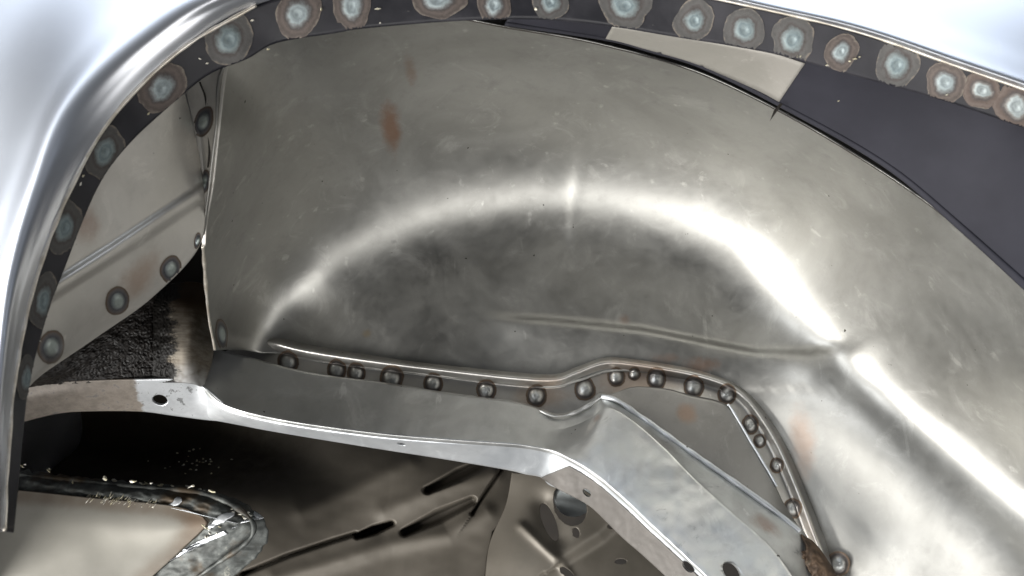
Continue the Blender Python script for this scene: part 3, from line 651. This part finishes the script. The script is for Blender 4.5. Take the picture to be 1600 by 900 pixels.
for (px, py, rx, ry, rot) in [(40, 590, 14, 36, .1), (66, 470, 21, 46, .15), (100, 356, 27, 45, .2), (163, 237, 31, 43, .4), (252, 138, 33, 42, .5), (357, 62, 37, 43, .3), (465, 22, 36, 40, .2), (550, 9, 31, 44, .1), (683, 0, 42, 32, 0), (772, 8, 26, 32, 0), (860, 4, 28, 30, 0), (977, 8, 42, 38, .1), (1085, 32, 30, 34, .3), (1163, 46, 33, 35, .3), (1238, 62, 34, 38, .35), (1314, 80, 24, 32, .4), (1402, 101, 36, 38, .4), (1477, 129, 32, 32, .5), (1534, 140, 30, 27, .2), (1588, 166, 36, 38, .3)]:
    weld('spot_weld', px, py, rx, ry, rot, 'arch_flange', mat_spots[1] if px < 180 else random.choice(mat_spots), arch, [(r, h*random.uniform(.5, .8)) for r, h in PS], jag=random.uniform(.08, .16))
for (px, py, rx, ry, rot) in [(266, 420, 17, 23, .35), (183, 470, 20, 24, .3), (79, 542, 22, 28, .3), (308, 376, 5, 14, .2)]:
    weld('spot_weld', px, py, rx, ry, rot, 'outer_wheelhouse', mat_spot2, owl, PP)
for (px, py, rx, ry, rot) in [(319, 190, 15, 27, .35), (321, 284, 8, 20, .15)]:
    weld('spot_weld', px, py, rx, ry, rot, 'end_flange', mat_spot2, endf, PP)
weld('spot_weld', 346, 522, 10, 26, -.1, 'inner_wheelhouse', mat_spot2, tub, PP)
for (px, py, r) in [(450, 566, 18), (526, 578, 17), (557, 583, 16), (612, 591, 20), (677, 599, 17), (760, 610, 17), (838, 618, 18), (914, 608, 18), (963, 589, 15), (991, 584, 11), (1026, 592, 17), (1084, 604, 18), (1136, 616, 16), (1172, 663, 15), (1187, 689, 11), (1214, 727, 12), (1238, 794, 16), (1312, 880, 19)]:
    s_ = 'weld_flange' if px < 1300 else 'inner_wheelhouse'
    weld('plug_weld', px, py, r, r*1.12, 0, s_, mat_plugw, flange if px < 1300 else tub, PD, lift=0 if px < 1300 else .004)
# pale chips left on the black flange
cp = []
for (x, y, w_, h_, a) in ((153, 208, 7, 2.5, .8), (145, 218, 5, 2.5, 1), (312, 92, 6, 1.5, -.5), (324, 99, 5, 1.5, .4), (232, 178, 6, 1.5, 1.1), (130, 275, 6, 1.5, 1.1), (126, 288, 7, 1.2, 1.1), (502, 14, 3, 9, .1), (590, 14, 10, 1.6, 0), (594, 36, 4, 1, .2), (837, 14, 5, 8, .4), (394, 32, 6, 1.5, .2), (419, 77, 6, 1.4, .6), (1246, 88, 4, 1.2, .9), (1251, 88, 4, 1.2, .9), (1328, 96, 4, 2, 0), (1343, 89, 4, 2, 0), (1336, 92, 9, 1, .2), (1480, 148, 6, 3, .2), (1214, 15, 5, 1, 0), (1292, 102, 6, 1, -.3), (63, 533, 2, 2, 0), (1310, 158, 3, 1, 0)):
    cp.append(F_(x, y, w_*.65, h_*.5, a+.3*random.uniform(-1, 1), 'arch_flange'))
flakes('grinding_chip', cp, mat_flake, arch)
# ------------------------------------------------------------------ pale cylinder behind the bracket opening
cyl = bpy.data.objects.new('metal_cylinder', None); C.objects.link(cyl)
cyl['label'] = 'pale grey metal cylinder end with a dark ring behind the rounded bracket opening'; cyl['category'] = 'cylinder'
cc = W(897, 775, .875); cyl.location = cc
def lathe(name, prof, mat, parent):
    bm = bmesh.new(); n = 40; rows = []
    for r, z in prof: rows.append([bm.verts.new((r*math.cos(6.2832*k/n), r*math.sin(6.2832*k/n), z)) for k in range(n)])
    for a, b in zip(rows, rows[1:]):
        for k in range(n): bm.faces.new((a[k], a[(k+1) % n], b[(k+1) % n], b[k]))
    bm.faces.new(rows[0]); bm.faces.new(rows[-1])
    bmesh.ops.recalc_face_normals(bm, faces=bm.faces)
    me = bpy.data.meshes.new(name); bm.to_mesh(me); bm.free(); me.materials.append(mat)
    for p in me.polygons: p.use_smooth = len(p.vertices) == 4
    o = bpy.data.objects.new(name, me); C.objects.link(o); o.parent = parent; return o
rr_ = .020
lathe('cap', [(rr_*.95, .006), (rr_, .004), (rr_, -.008)], mat_plug, cyl)
lathe('dark_ring', [(rr_*1.0, -.0082), (rr_*1.03, -.0086), (rr_*1.03, -.012), (rr_, -.0124)], mat_dark, cyl)
lathe('barrel', [(rr_, -.0126), (rr_, -.05)], mat_ledge, cyl)
cyl.rotation_euler = (R(125), 0, R(12))
